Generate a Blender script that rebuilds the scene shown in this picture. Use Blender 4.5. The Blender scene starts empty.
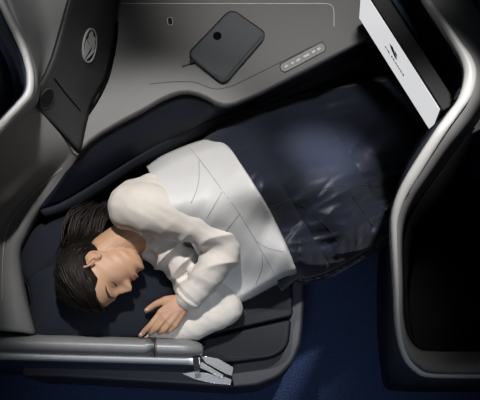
import bpy, bmesh, math, random
from mathutils import Vector, Matrix, noise
from mathutils.bvhtree import BVHTree
random.seed(7)
S = bpy.context.scene
COL = S.collection
PI = math.pi

# ------------------------------------------------------------------ camera, world, lights, exposure
TILT = math.radians(15.0); FPX = 900.0
CAM = Vector((0.0, -0.697, 3.15))
cd = bpy.data.cameras.new('camera'); cam = bpy.data.objects.new('camera', cd); COL.objects.link(cam)
cam.location = CAM; cam.rotation_euler = (TILT, 0, 0)
cd.sensor_width = 36.0; cd.lens = FPX / 480.0 * 36.0; cd.clip_start = 0.05
S.camera = cam
S.view_settings.view_transform = 'Standard'; S.view_settings.look = 'None'
S.view_settings.gamma = 1.0; S.view_settings.use_curve_mapping = False
S.view_settings.exposure = 0.0

w = bpy.data.worlds.new('cabin_ambient'); S.world = w; w.use_nodes = True
w.node_tree.nodes['Background'].inputs[0].default_value = (0.75, 0.85, 1.0, 1)
w.node_tree.nodes['Background'].inputs[1].default_value = 0.017

def P0(px, py, z):
    x, y = (px - 240.0) / FPX, (200.0 - py) / FPX; c, s_ = math.cos(TILT), math.sin(TILT)
    d = Vector((x, y * c + s_, y * s_ - c)); return CAM + d * ((z - CAM.z) / d.z)
def lamp(name, kind, loc, target, energy, color=(1, 1, 1), **kw):
    l = bpy.data.lights.new(name, kind); l.energy = energy; l.color = color
    for k, v in kw.items(): setattr(l, k, v)
    o = bpy.data.objects.new(name, l); COL.objects.link(o); o.location = loc
    d = Vector(target) - Vector(loc); o.rotation_euler = d.to_track_quat('-Z', 'Y').to_euler()
    return o
lamp('reading_spot', 'SPOT', (-0.27, 0.68, 2.80), (-0.25, -0.12, 0.6), 208, (1.0, 0.975, 0.945),
     spot_size=math.radians(24), spot_blend=0.5, shadow_soft_size=0.06)
lamp('ledge_fill_spot', 'SPOT', (-0.45, 0.95, 2.7), P0(46, 8, 0.97), 55, (1.0, 0.98, 0.96),
     spot_size=math.radians(13), spot_blend=1.0, shadow_soft_size=0.08)  # added fill that brightens the head ledge, no fitting behind it
lamp('console_fill_spot', 'SPOT', (0.24, 0.66, 2.8), (0.16, 0.60, 0.7), 150, (1.0, 0.97, 0.93),
     spot_size=math.radians(27), spot_blend=0.9, shadow_soft_size=0.10)  # added fill to lift the console top
lamp('front_suite_spot', 'SPOT', (0.80, 0.75, 2.7), P0(434, 140, 1.08), 270, (1.0, 0.97, 0.94),
     spot_size=math.radians(17), spot_blend=1.0, shadow_soft_size=0.06)
lamp('duvet_patch_fill_spot', 'SPOT', (0.42, 0.25, 2.8), P0(322, 154, 0.68), 620, (0.93, 0.96, 1.0),
     spot_size=math.radians(7.5), spot_blend=1.0, shadow_soft_size=0.05)  # added narrow spot that makes the lit patch on the duvet
lamp('rear_fill_spot', 'SPOT', (-0.95, 0.9, 2.6), P0(-14, 66, 0.6), 40, (0.9, 0.95, 1.0),
     spot_size=math.radians(9), spot_blend=1.0, shadow_soft_size=0.08)  # added fill so the navy interior behind the divider shows
lamp('aisle_light', 'SPOT', (-0.05, -1.1, 2.6), (-0.02, -0.62, 0.0), 60, (0.78, 0.87, 1.0),
     spot_size=math.radians(40), spot_blend=0.8, shadow_soft_size=0.2)

# ------------------------------------------------------------------ pixel to point on a level, helpers
ct, st = math.cos(TILT), math.sin(TILT)
def ray(px, py):
    x = (px - 240.0) / FPX; y = (200.0 - py) / FPX
    return Vector((x, y * ct + st, y * st - ct))
def P(px, py, z):
    d = ray(px, py); return CAM + d * ((z - CAM.z) / d.z)

def tag(o, label, cat, group=None):
    o['label'] = label; o['category'] = cat
    if group: o['group'] = group
    return o
def empty(name, loc, label, cat, group=None):
    o = bpy.data.objects.new(name, None); COL.objects.link(o); o.location = loc
    o.empty_display_size = 0.05
    return tag(o, label, cat, group)
def link(name, me, mat, parent=None, smooth=True):
    if mat: me.materials.append(mat)
    if smooth:
        for p in me.polygons: p.use_smooth = True
    o = bpy.data.objects.new(name, me); COL.objects.link(o)
    if parent:
        o.parent = parent
        root = parent; loc = Vector((0, 0, 0))
        while root: loc += root.location; root = root.parent
        o.location = -loc          # all meshes are modelled in world coordinates
    return o
def from_bm(name, bm, mat, parent=None, smooth=True):
    bmesh.ops.recalc_face_normals(bm, faces=bm.faces)
    me = bpy.data.meshes.new(name); bm.to_mesh(me); bm.free()
    return link(name, me, mat, parent, smooth)
def cr(p0, p1, p2, p3, t):
    t2, t3 = t * t, t * t * t
    return 0.5 * ((2 * p1) + (p2 - p0) * t + (2 * p0 - 5 * p1 + 4 * p2 - p3) * t2 + (3 * p1 - p0 - 3 * p2 + p3) * t3)
def resample(pts, n, smooth=True):
    pts = [Vector(p) for p in pts]
    if len(pts) == 1: return pts * n
    d = [0.0]
    for a, b in zip(pts, pts[1:]): d.append(d[-1] + (b - a).length)
    out = []
    for i in range(n):
        s = d[-1] * i / (n - 1); k = 0
        while k < len(pts) - 2 and d[k + 1] < s: k += 1
        t = (s - d[k]) / max(1e-9, d[k + 1] - d[k]); t = min(1, max(0, t))
        if smooth:
            p0 = pts[k - 1] if k > 0 else pts[k] * 2 - pts[k + 1]
            p3 = pts[k + 2] if k + 2 < len(pts) else pts[k + 1] * 2 - pts[k]
            out.append(cr(p0, pts[k], pts[k + 1], p3, t))
        else: out.append(pts[k].lerp(pts[k + 1], t))
    return out
def grid_bm(rows, closed=False):
    bm = bmesh.new(); V = [[bm.verts.new(p) for p in r] for r in rows]
    for a, b in zip(V, V[1:]):
        n = len(a)
        for i in range(n if closed else n - 1):
            j = (i + 1) % n
            try: bm.faces.new((a[i], a[j], b[j], b[i]))
            except ValueError: pass
    return bm
def pxline(l): return [P(*p) for p in l]
def solid(o, t, offset=-1.0, bevel=0):
    m = o.modifiers.new('shell', 'SOLIDIFY'); m.thickness = t; m.offset = offset
    if bevel:
        b = o.modifiers.new('round', 'BEVEL'); b.width = bevel; b.segments = 3; b.limit_method = 'ANGLE'
    return o
def loft(name, lines, mat, parent=None, n=40, m=6, cross=True, thick=0, smooth=True, up=True):
    """surface through lines of (px, py, z)"""
    L = [resample(pxline(l), n, smooth) for l in lines]
    if cross and len(L) > 2:
        cols = [resample([l[i] for l in L], m * (len(L) - 1) + 1) for i in range(n)]
        rows = [[c[k] for c in cols] for k in range(len(cols[0]))]
    else: rows = L
    bm = grid_bm(rows); bmesh.ops.recalc_face_normals(bm, faces=bm.faces)
    if up:                                             # face the open side of the cabin
        s = sum(f.normal.dot(CAM - f.calc_center_median()) * f.calc_area() for f in bm.faces)
        if s < 0: bmesh.ops.reverse_faces(bm, faces=bm.faces)
    me = bpy.data.meshes.new(name); bm.to_mesh(me); bm.free()
    o = link(name, me, mat, parent)
    if thick: solid(o, thick)
    return o
def slab(name, outline, z0, z1, mat, parent=None, bevel=0.006, seg=3, n=None, world=False, smooth=True):
    """plate with the outline given in (px,py) on its top level z1"""
    pts = [Vector(p) if world else P(p[0], p[1], z1) for p in outline]
    if n: pts = resample(pts + [pts[0]], n + 1)[:-1]
    bm = bmesh.new()
    t = [bm.verts.new((p.x, p.y, z1)) for p in pts]; b = [bm.verts.new((p.x, p.y, z0)) for p in pts]
    k = len(pts); bm.faces.new(t); bm.faces.new(b[::-1])
    for i in range(k): bm.faces.new((t[i], b[i], b[(i + 1) % k], t[(i + 1) % k]))
    bmesh.ops.recalc_face_normals(bm, faces=bm.faces)
    if bevel:
        es = [e for e in bm.edges if abs(e.verts[0].co.z - e.verts[1].co.z) < 1e-6]
        bmesh.ops.bevel(bm, geom=es, offset=bevel, segments=seg, affect='EDGES', profile=0.5, clamp_overlap=True)
    o = from_bm(name, bm, mat, parent, smooth)
    for p in o.data.polygons: p.use_smooth = len(p.vertices) <= 4
    return o
def rounded(pts, r, seg=6):
    """round the corners of a px polygon by r pixels"""
    out = []
    k = len(pts)
    for i in range(k):
        p = Vector((pts[i][0], pts[i][1], 0)); a = Vector((*pts[i - 1][:2], 0)); b = Vector((*pts[(i + 1) % k][:2], 0))
        rr = pts[i][2] if len(pts[i]) > 2 else r
        u = (a - p); v = (b - p)
        ra = min(rr, u.length * .49); rb = min(rr, v.length * .49)
        s = p + u.normalized() * ra; e = p + v.normalized() * rb
        for j in range(seg + 1):
            t = j / seg; q = s * (1 - t) ** 2 + p * 2 * t * (1 - t) + e * t * t
            out.append((q.x, q.y))
    return out
def tube_into(bm, pts, radii, seg=14, flat=None, axis=None, caps=True):
    """tapered tube with round ends; flat=(a,b) scales the section along axis / across it"""
    pts = [Vector(p) for p in pts]; n = len(pts)
    rows = []
    T = []
    for i in range(n):
        t = pts[min(i + 1, n - 1)] - pts[max(i - 1, 0)]; T.append(t.normalized())
    ref = Vector(axis) if axis else Vector((0, 0, 1))
    if abs(T[0].dot(ref)) > 0.95 and not axis: ref = Vector((1, 0, 0))
    fa, fb = flat if flat else (1, 1)
    def ring(c, t, r, f):
        a = (ref - t * ref.dot(t)).normalized(); b = t.cross(a)
        return [c + a * (math.cos(2 * PI * k / seg) * r * fa * f) + b * (math.sin(2 * PI * k / seg) * r * fb * f) for k in range(seg)]
    if caps:
        for k in range(4):
            ang = PI / 2 * (k + 0.35) / 4.35
            rows.append(ring(pts[0] - T[0] * radii[0] * math.cos(ang) * min(fa, fb), T[0], radii[0], math.sin(ang)))
    for i in range(n): rows.append(ring(pts[i], T[i], radii[i], 1))
    if caps:
        for k in range(3, -1, -1):
            ang = PI / 2 * (k + 0.35) / 4.35
            rows.append(ring(pts[-1] + T[-1] * radii[-1] * math.cos(ang) * min(fa, fb), T[-1], radii[-1], math.sin(ang)))
    V = [[bm.verts.new(p) for p in r] for r in rows]
    for a, b in zip(V, V[1:]):
        for i in range(seg):
            j = (i + 1) % seg; bm.faces.new((a[i], a[j], b[j], b[i]))
    bm.faces.new(V[0][::-1]); bm.faces.new(V[-1])
def chain(bm, joints, radii, n=24, **kw):
    q = resample([Vector((*j, )) for j in joints], n)
    d = [0.0]
    for a, b in zip(joints, joints[1:]): d.append(d[-1] + (Vector(b) - Vector(a)).length)
    rr = []
    for i in range(n):
        s = d[-1] * i / (n - 1); k = 0
        while k < len(joints) - 2 and d[k + 1] < s: k += 1
        t = (s - d[k]) / max(1e-9, d[k + 1] - d[k]); t = min(1, max(0, t)); t = t * t * (3 - 2 * t)
        rr.append(radii[k] * (1 - t) + radii[k + 1] * t)
    tube_into(bm, q, rr, **kw)
def tube(name, pts, r, mat, parent=None, n=40, seg=8, smooth=True, **kw):
    bm = bmesh.new(); tube_into(bm, resample(pts, n, smooth), [r] * n, seg=seg, **kw)
    return from_bm(name, bm, mat, parent)
def remesh(bm, voxel, smooth_it=4, factor=0.5):
    bmesh.ops.recalc_face_normals(bm, faces=bm.faces)
    me = bpy.data.meshes.new('tmp'); bm.to_mesh(me); bm.free()
    o = bpy.data.objects.new('tmp', me); COL.objects.link(o)
    r = o.modifiers.new('r', 'REMESH'); r.mode = 'VOXEL'; r.voxel_size = voxel
    if smooth_it:
        s = o.modifiers.new('s', 'SMOOTH'); s.iterations = smooth_it; s.factor = factor
    dg = bpy.context.evaluated_depsgraph_get(); dg.update()
    new = bpy.data.meshes.new_from_object(o.evaluated_get(dg))
    bpy.data.objects.remove(o); bpy.data.meshes.remove(me)
    return new
def bvh(o):
    dg = bpy.context.evaluated_depsgraph_get(); dg.update()
    e = o.evaluated_get(dg); m = e.to_mesh()
    M = o.matrix_world
    t = BVHTree.FromPolygons([M @ v.co for v in m.vertices], [tuple(p.vertices) for p in m.polygons])
    e.to_mesh_clear(); return t
def hit(t, px, py, lift=0.0):
    loc, nor, i, d = t.ray_cast(CAM, ray(px, py).normalized())
    if loc is None: return None, None
    if nor.dot(CAM - loc) < 0: nor = -nor
    return loc + nor * lift, nor
def stroke(name, t, pts, r, mat, parent=None, n=24, lift=0.0, smooth=True):
    """a fine line of real thickness lying on a surface"""
    q = [Vector((p[0], p[1], 0)) for p in pts]
    out = [hit(t, p.x, p.y, lift)[0] for p in resample(q, n, smooth)]
    out = [p for p in out if p is not None]
    if len(out) < 2: return None
    return tube(name, out, r, mat, parent, n=len(out), seg=6, smooth=False)

# ------------------------------------------------------------------ materials
def mat(name, color, rough=0.5, metal=0.0, var=0.0, vscale=40, bump=0.0, bscale=200, spec=0.5, sheen=0.0, bdist=0.002, coat=0.0, kind='noise', emit=None):
    m = bpy.data.materials.new(name); m.use_nodes = True; nt = m.node_tree; N = nt.nodes
    b = N['Principled BSDF']; c = (*color, 1)
    b.inputs['Base Color'].default_value = c; b.inputs['Roughness'].default_value = rough
    b.inputs['Metallic'].default_value = metal; b.inputs['Specular IOR Level'].default_value = spec
    b.inputs['Sheen Weight'].default_value = sheen; b.inputs['Coat Weight'].default_value = coat
    tc = N.new('ShaderNodeTexCoord')
    if var:
        nz = N.new('ShaderNodeTexNoise'); nz.inputs['Scale'].default_value = vscale; nz.inputs['Detail'].default_value = 4
        nt.links.new(tc.outputs['Object'], nz.inputs['Vector'])
        mx = N.new('ShaderNodeMix'); mx.data_type = 'RGBA'
        mx.inputs[6].default_value = (*[x * (1 - var) for x in color], 1); mx.inputs[7].default_value = (*[min(1, x * (1 + var)) for x in color], 1)
        nt.links.new(nz.outputs['Fac'], mx.inputs[0]); nt.links.new(mx.outputs[2], b.inputs['Base Color'])
    if bump:
        if kind == 'noise':
            t = N.new('ShaderNodeTexNoise'); t.inputs['Scale'].default_value = bscale; t.inputs['Detail'].default_value = 3; src = t.outputs['Fac']
        elif kind == 'weave':
            t = N.new('ShaderNodeTexWave'); t.inputs['Scale'].default_value = bscale; t.inputs['Distortion'].default_value = 1.5; t.inputs['Detail'].default_value = 2; src = t.outputs['Fac']
        else:
            t = N.new('ShaderNodeTexVoronoi'); t.inputs['Scale'].default_value = bscale; src = t.outputs['Distance']
        nt.links.new(tc.outputs['Object'], t.inputs['Vector'])
        bp = N.new('ShaderNodeBump'); bp.inputs['Strength'].default_value = bump; bp.inputs['Distance'].default_value = bdist
        nt.links.new(src, bp.inputs['Height']); nt.links.new(bp.outputs['Normal'], b.inputs['Normal'])
    if emit:
        b.inputs['Emission Color'].default_value = (*emit[0], 1); b.inputs['Emission Strength'].default_value = emit[1]
    return m
M = {}
M['carpet'] = mat('navy_carpet', (0.028, 0.045, 0.105), 0.95, var=0.55, vscale=160, bump=0.8, bscale=220, kind='voronoi', bdist=0.004, spec=0.1)
M['shell'] = mat('grey_moulded_shell', (0.21, 0.21, 0.21), 0.55, var=0.05, vscale=6, bump=0.05, bscale=500, bdist=0.0005)
M['counter'] = mat('grey_console_top', (0.086, 0.0855, 0.085), 0.5, var=0.05, vscale=8, bump=0.06, bscale=700, bdist=0.0005)
M['darkpanel'] = mat('charcoal_panel', (0.045, 0.046, 0.05), 0.5, var=0.08, vscale=10)
M['corner'] = mat('dark_grey_shell', (0.030, 0.0305, 0.032), 0.5, var=0.05, vscale=6)
M['frontcon'] = mat('mid_grey_console', (0.16, 0.16, 0.163), 0.55, var=0.05, vscale=6)
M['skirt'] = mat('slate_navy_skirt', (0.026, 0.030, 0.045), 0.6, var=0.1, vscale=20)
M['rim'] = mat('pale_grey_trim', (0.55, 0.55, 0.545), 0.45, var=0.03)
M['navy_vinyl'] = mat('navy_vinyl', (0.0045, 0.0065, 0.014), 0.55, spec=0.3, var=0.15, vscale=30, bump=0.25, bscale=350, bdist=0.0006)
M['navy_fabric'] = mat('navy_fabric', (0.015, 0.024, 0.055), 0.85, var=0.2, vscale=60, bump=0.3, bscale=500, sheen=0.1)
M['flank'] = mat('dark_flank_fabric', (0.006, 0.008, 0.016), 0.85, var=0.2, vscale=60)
M['pillow'] = mat('navy_pillow_cotton', (0.0042, 0.0066, 0.0155), 0.9, var=0.15, vscale=25, bump=0.15, bscale=600, bdist=0.0006)
M['black'] = mat('black_and_recess_shade', (0.0015, 0.0015, 0.002), 0.9, var=0.2, spec=0.1)  # near black; also paints in the shade of the cavity and panel crease
M['seam'] = mat('dark_seam', (0.035, 0.035, 0.036), 0.7)
M['leather'] = mat('navy_leather', (0.0035, 0.0045, 0.009), 0.55, spec=0.2, var=0.12, vscale=20, bump=0.2, bscale=260, bdist=0.0006)
M['seatshell'] = mat('slate_seat_shell', (0.016, 0.018, 0.025), 0.5, var=0.08)
M['armtop'] = mat('satin_grey_armrest', (0.23, 0.23, 0.235), 0.4, metal=0.1, var=0.1, vscale=60, bump=0.1, bscale=300, bdist=0.0004)
M['chrome'] = mat('brushed_chrome', (0.72, 0.72, 0.73), 0.22, metal=0.9, var=0.05)
M['strip'] = mat('silver_strip', (0.62, 0.62, 0.63), 0.35, metal=0.2)
M['bluepanel'] = mat('navy_lacquer', (0.032, 0.048, 0.085), 0.4, var=0.1)
M['duvet'] = mat('navy_quilt', (0.012, 0.0155, 0.029), 0.5, var=0.12, vscale=14, bump=0.2, bscale=90, bdist=0.002, sheen=0.12, spec=0.35)
M['lining'] = mat('silver_white_lining', (0.66, 0.655, 0.65), 0.55, var=0.05, vscale=18, bump=0.2, bscale=70, bdist=0.002)
M['quiltseam'] = mat('quilt_seam_grey', (0.33, 0.335, 0.345), 0.8)
M['navyseam'] = mat('quilt_seam_navy', (0.012, 0.015, 0.028), 0.8)
M['sweater'] = mat('cream_knit', (0.70, 0.65, 0.595), 0.9, var=0.05, vscale=120, bump=0.35, bscale=380, bdist=0.0012, sheen=0.15)
M['skin'] = mat('skin', (0.56, 0.325, 0.205), 0.5, var=0.08, vscale=40, bump=0.05, bscale=500, bdist=0.0004)
M['skin'].node_tree.nodes['Principled BSDF'].inputs['Subsurface Weight'].default_value = 0.08
M['skin'].node_tree.nodes['Principled BSDF'].inputs['Subsurface Radius'].default_value = (0.01, 0.004, 0.002)
M['lip'] = mat('lip_rose', (0.47, 0.18, 0.15), 0.45)
M['brow'] = mat('brow_brown', (0.05, 0.028, 0.018), 0.8)
M['nail'] = mat('nail', (0.68, 0.42, 0.34), 0.3)
M['hair'] = mat('dark_brown_hair', (0.010, 0.0064, 0.005), 0.48, var=0.4, vscale=60, spec=0.3)
M['felt'] = mat('grey_felt', (0.075, 0.08, 0.088), 0.95, var=0.35, vscale=260, bump=0.5, bscale=420, bdist=0.001)
M['feltdark'] = mat('dark_piping', (0.022, 0.023, 0.026), 0.8)
M['tan'] = mat('brown_leather_pull', (0.10, 0.062, 0.05), 0.6)
M['plastic'] = mat('black_plastic', (0.006, 0.006, 0.008), 0.6, spec=0.25)
M['screen'] = mat('lit_white_screen', (0.02, 0.02, 0.02), 0.3, emit=((0.98, 0.985, 1.0), 0.67))
M['ink'] = mat('navy_print', (0.012, 0.015, 0.08), 0.6)
M['silver'] = mat('silver_emblem', (0.46, 0.46, 0.46), 0.4, metal=0.2)
M['icon'] = mat('white_icon', (0.5, 0.51, 0.55), 0.5)
M['recess'] = mat('recess_grey', (0.17, 0.17, 0.17), 0.4)

# ------------------------------------------------------------------ floor
bm = bmesh.new()
for p in [(-2.4, -2.2, 0), (2.4, -2.2, 0), (2.4, 2.4, 0), (-2.4, 2.4, 0)]: bm.verts.new(p)
bm.faces.new(bm.verts); fl = from_bm('floor', bm, M['carpet']); fl['kind'] = 'structure'
solid(fl, 0.03)

# ------------------------------------------------------------------ head shell and console (moulded furniture along the window side)
shell = empty('seat_shell', P(20, 180, 0.0), 'grey moulded shell wrapping the head end of the bed, with round silver emblem', 'seat shell')
ZC = 0.74
upper = loft('emblem_panel', [
    [(82, -34, 1.0), (71, 0, .99), (62, 30, .975), (53, 60, .96), (42, 83, .945), (27, 99, .93)],
    [(100, -34, .88), (97, 0, .88), (92, 36, .875), (82, 68, .865), (66, 98, .855), (53, 123.5, .84)],
    [(122, -34, ZC + .004), (118, 0, ZC + .004), (115, 34, ZC + .004), (107, 76, ZC + .004), (91, 108, ZC + .004), (81, 151.5, ZC + .003)]],
    M['corner'], shell, n=60, thick=.012)
head_l = loft('head_ledge', [
    [(-6, -34, 1.06), (10, 4, 1.05), (28, 50, 1.04), (35, 78, 1.0), (29, 98, .94)],
    [(24, -34, .99), (34, 0, .975), (42, 40, .955), (42, 70, .945), (32, 98, .925)],
    [(86, -34, .97), (76, 0, .96), (62, 44, .93), (52, 76, .92), (34, 102, .91)]],
    M['shell'], shell, n=40, thick=.012)
lower = loft('side_wall', [
    [(28, 98, .94), (6, 122, .98), (-30, 165, 1.0), (-60, 235, 1.0), (-66, 325, 1.0)],
    [(55, 128, .83), (36, 160, .82), (12, 196, .81), (-18, 240, .80), (-24, 326, .80)],
    [(75, 151, .735), (62, 167, .70), (30, 196, .67), (6, 226, .66), (-1, 262, .66), (-2, 330, .66)],
    [(79, 154, .72), (62, 182, .665), (38, 211, .635), (24, 236, .62), (18, 256, .612), (23, 295, .61), (33, 333, .605)],
    [(82, 158, .60), (66, 188, .50), (44, 216, .46), (30, 240, .45), (24, 258, .45), (28, 295, .45), (36, 336, .45)]],
    M['shell'], shell, n=60, thick=.012)
tb = bvh(upper); tl = bvh(lower); tk = tb
stroke('seam', tb, [(54.5, 79), (66, 94), (80, 110.5)], .0022, M['black'], shell, lift=.0005)
stroke('seam', tl, [(62, 168), (30, 197), (9, 224), (3, 255), (2, 300)], .0012, M['rim'], shell, lift=-.0004, n=40)
tube('seam', [P(28, 98, .938), P(42, 115, .872), P(56, 129, .82), P(77, 151, .75)], .0018, M['black'], shell)
# black strip painting the shade in the crease between emblem panel and console
tube('crease_shade', [P(117, 22, ZC + .005), P(115.5, 42, ZC + .005), P(108.5, 75, ZC + .005), P(98, 98, ZC + .005), P(88, 114, ZC + .005)], .004, M['black'], shell, flat=(.5, 1))
# round dark reading light fitting
def disc_on(name, t, cx, cy, ax, ay, rot, m, parent, lift=.001, seg=32, thick=.003, ring=None):
    c, nrm = hit(t, cx, cy); out = []
    for k in range(seg):
        a = 2 * PI * k / seg; x = ax * math.cos(a); y = ay * math.sin(a)
        q = ray(cx + x * math.cos(rot) - y * math.sin(rot), cy + x * math.sin(rot) + y * math.cos(rot))
        s = (c - CAM).dot(nrm) / q.dot(nrm); out.append(CAM + q * s)
    bm = bmesh.new()
    lo = [bm.verts.new(p - nrm * .002) for p in out]; hi = [bm.verts.new(p + nrm * thick) for p in out]
    if ring:
        ih = [bm.verts.new(c + (p - c) * ring + nrm * thick) for p in out]; il = [bm.verts.new(c + (p - c) * ring - nrm * .002) for p in out]
        for i in range(seg):
            j = (i + 1) % seg
            for a, b in ((lo, hi), (hi, ih), (ih, il), (il, lo)): bm.faces.new((a[i], a[j], b[j], b[i]))
    else:
        bm.faces.new(hi); bm.faces.new(lo[::-1])
        for i in range(seg): bm.faces.new((lo[i], lo[(i + 1) % seg], hi[(i + 1) % seg], hi[i]))
    return from_bm(name, bm, m, parent, smooth=False), c, nrm
rl, _, _ = disc_on('reading_light', tk, 46.5, 98, 5.5, 10, .38, M['plastic'], shell, thick=.004)
disc_on('light_ring', tk, 46.5, 98, 6.3, 10.8, .38, M['seam'], rl, thick=.005, ring=.9)
rl['label'] = 'round dark reading light fitting'
# emblem: silver oval ring with a winged sea-creature relief
em, ec, en = disc_on('emblem', tb, 89.2, 45.3, 6.3, 17, .11, M['plastic'], shell, thick=.002)
em['label'] = 'silver oval emblem with winged figure'
disc_on('emblem_ring', tb, 89.2, 45.3, 6.6, 17.4, .11, M['silver'], em, thick=.004, ring=.91)
def flat_poly(name, plane_c, nrm, pts, m, parent, lift, thick=.0015):
    bm = bmesh.new(); q = []
    for px, py in pts:
        r = ray(px, py); s = (plane_c - CAM).dot(nrm) / r.dot(nrm); q.append(CAM + r * s + nrm * lift)
    hi = [bm.verts.new(p) for p in q]; lo = [bm.verts.new(p - nrm * thick) for p in q]
    bm.faces.new(hi); bm.faces.new(lo[::-1]); k = len(q)
    for i in range(k): bm.faces.new((lo[i], lo[(i + 1) % k], hi[(i + 1) % k], hi[i]))
    bmesh.ops.triangulate(bm, faces=[f for f in bm.faces if len(f.verts) > 4])
    return from_bm(name, bm, m, parent, smooth=False)
def ep(pts): return [(60 + x / 6.667, 10 + y / 6.667) for x, y in pts]
flat_poly('emblem_figure', ec, en, ep([(190, 160), (207, 140), (214, 150), (216, 172), (232, 188), (226, 214), (228, 240), (214, 258), (206, 246), (188, 222), (178, 196), (188, 184)]), M['silver'], em, .0035)
flat_poly('emblem_wing', ec, en, ep([(170, 196), (182, 222), (204, 248), (190, 270), (176, 296), (164, 318), (158, 290), (160, 250)]), M['silver'], em, .0035)
flat_poly('emblem_tail', ec, en, ep([(208, 262), (222, 254), (222, 276), (210, 292), (196, 306), (182, 320), (172, 326), (182, 306), (196, 288)]), M['silver'], em, .0035)

con = empty('side_console', P(230, 50, 0.0), 'long grey side console with dark padded flank beside the bed, under the felt sleeve', 'console')
front = [(79, 152), (90, 141), (102, 132.5), (122, 121), (143, 110), (160, 100), (172, 94.5), (180, 92.3), (189, 92), (198, 94), (207, 98), (215, 102.5), (222, 105), (229, 105.2), (236, 103.5), (248, 98.5), (262, 92.5), (310, 68), (366, 39), (400, 21)]
top = slab('worktop', [(122, -34), (118, 0), (114, 34), (104, 76), (80, 116)] + front + [(400, -60), (122, -60)], ZC - .028, ZC, M['counter'], con, bevel=.008)
tt = bvh(top)
# stowage lid lines
stroke('seam', tt, [(150, 84), (170, 82), (184, 81.6), (196, 82.5), (206, 86.5), (216, 89), (229, 87), (246, 79.5), (286, 59.5), (323, 41)], .0011, M['seam'], con, n=50)
stroke('seam', tt, [(118, 3.5), (200, 3.5), (328, 3.5), (332, 5), (334, 9), (334, 26)], .0011, M['rim'], con, n=80, lift=-.0004, smooth=False)
# dark padded flank under the worktop edge
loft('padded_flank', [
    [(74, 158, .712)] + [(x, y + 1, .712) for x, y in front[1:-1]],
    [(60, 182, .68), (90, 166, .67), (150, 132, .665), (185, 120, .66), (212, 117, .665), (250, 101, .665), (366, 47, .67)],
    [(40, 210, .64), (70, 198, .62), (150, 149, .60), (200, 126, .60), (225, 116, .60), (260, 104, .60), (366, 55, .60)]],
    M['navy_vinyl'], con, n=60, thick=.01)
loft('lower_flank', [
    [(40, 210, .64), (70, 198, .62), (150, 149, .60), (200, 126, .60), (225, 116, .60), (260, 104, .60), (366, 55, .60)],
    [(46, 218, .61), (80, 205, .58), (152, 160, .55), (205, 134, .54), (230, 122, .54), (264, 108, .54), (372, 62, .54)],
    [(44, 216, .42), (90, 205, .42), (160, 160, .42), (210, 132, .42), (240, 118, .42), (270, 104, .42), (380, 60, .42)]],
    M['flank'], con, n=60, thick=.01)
# control panel in a pill-shaped recess
def pill(cx, cy, ang, half, r, seg=10):
    out = []
    for s in (1, -1):
        for k in range(seg + 1):
            a = -PI / 2 + PI * k / seg
            x = s * (half + r * math.cos(a)); y = s * r * math.sin(a)
            out.append((cx + x * math.cos(ang) - y * math.sin(ang), cy + x * math.sin(ang) + y * math.cos(ang)))
    return out
ANG = math.atan2(-23.5, 44)
cp = slab('control_panel', pill(303, 57.3, ANG, 20.5, 4.4), ZC - .002, ZC + .0015, M['recess'], con, bevel=.0005)
cpr = pxline([(x, y, ZC + .0015) for x, y in pill(303, 57.3, ANG, 20.5, 4.8)])
tube('panel_rim', cpr + [cpr[0]], .0013, M['darkpanel'], cp, n=60)
for k, wd in ((-19, 2.0), (-12, 1.2), (-5.5, 2.1), (2.5, 1.3), (5.5, 1.0), (12, 1.6), (18, 1.4)):
    x, y = 303 + k * math.cos(ANG), 57.3 + k * math.sin(ANG)
    slab('button', pill(x, y, ANG, wd * .55, 1.15), ZC, ZC + .003, M['icon'], cp, bevel=.0006)
us = slab('usb_socket', rounded([(167.6, 18.2), (172, 17.6), (172.6, 24.4), (168.2, 25)], 1.6), ZC - .002, ZC + .0012, M['plastic'], con, bevel=0)
ur = pxline([(x, y, ZC + .0012) for x, y in rounded([(167.3, 17.9), (172.2, 17.3), (172.9, 24.7), (168, 25.3)], 1.8)])
tube('socket_rim', ur + [ur[0]], .0011, M['icon'], us, n=50)

# ------------------------------------------------------------------ felt sleeve on the console
sl = empty('tablet_sleeve', P(227, 46, ZC), 'charcoal felt zipped tablet sleeve lying on the grey console', 'sleeve')
out = rounded([(231, 8.5), (267.5, 34), (224, 84), (187, 54.5)], 9, 8)
body = slab('sleeve_body', out, ZC, ZC + .022, M['felt'], sl, bevel=.008, seg=4)
ts = bvh(body)
inner = rounded([(231.5, 12), (262, 33.5), (223, 78.5), (191.5, 53.5)], 8, 8)
stroke('piping', ts, [(264, 31.5), (262, 36), (243, 58), (226, 77.5), (222, 78.5), (215, 74)], .0013, M['feltdark'], sl, n=40)
stroke('piping', ts, [(190, 52), (208, 32), (229, 11.5)], .001, M['feltdark'], sl, n=30)
zl = pxline([(x, y, ZC + .011) for x, y in out]); tube('zip', zl + [zl[0]], .0022, M['feltdark'], sl, n=90)
zp = slab('zip_pull', rounded([(181.5, 64.2), (189.5, 61.4), (190, 63.4), (182.2, 66.8)], .8), ZC + .0005, ZC + .006, M['tan'], sl, bevel=.001)
slab('zip_slider', rounded([(189, 60.2), (194, 58.8), (195, 62), (190, 64)], .8), ZC + .001, ZC + .011, M['plastic'], sl, bevel=.001)
disc_on('badge', ts, 217.3, 36, 4.3, 4.1, 0, M['black'], sl, thick=.0012)

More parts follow.
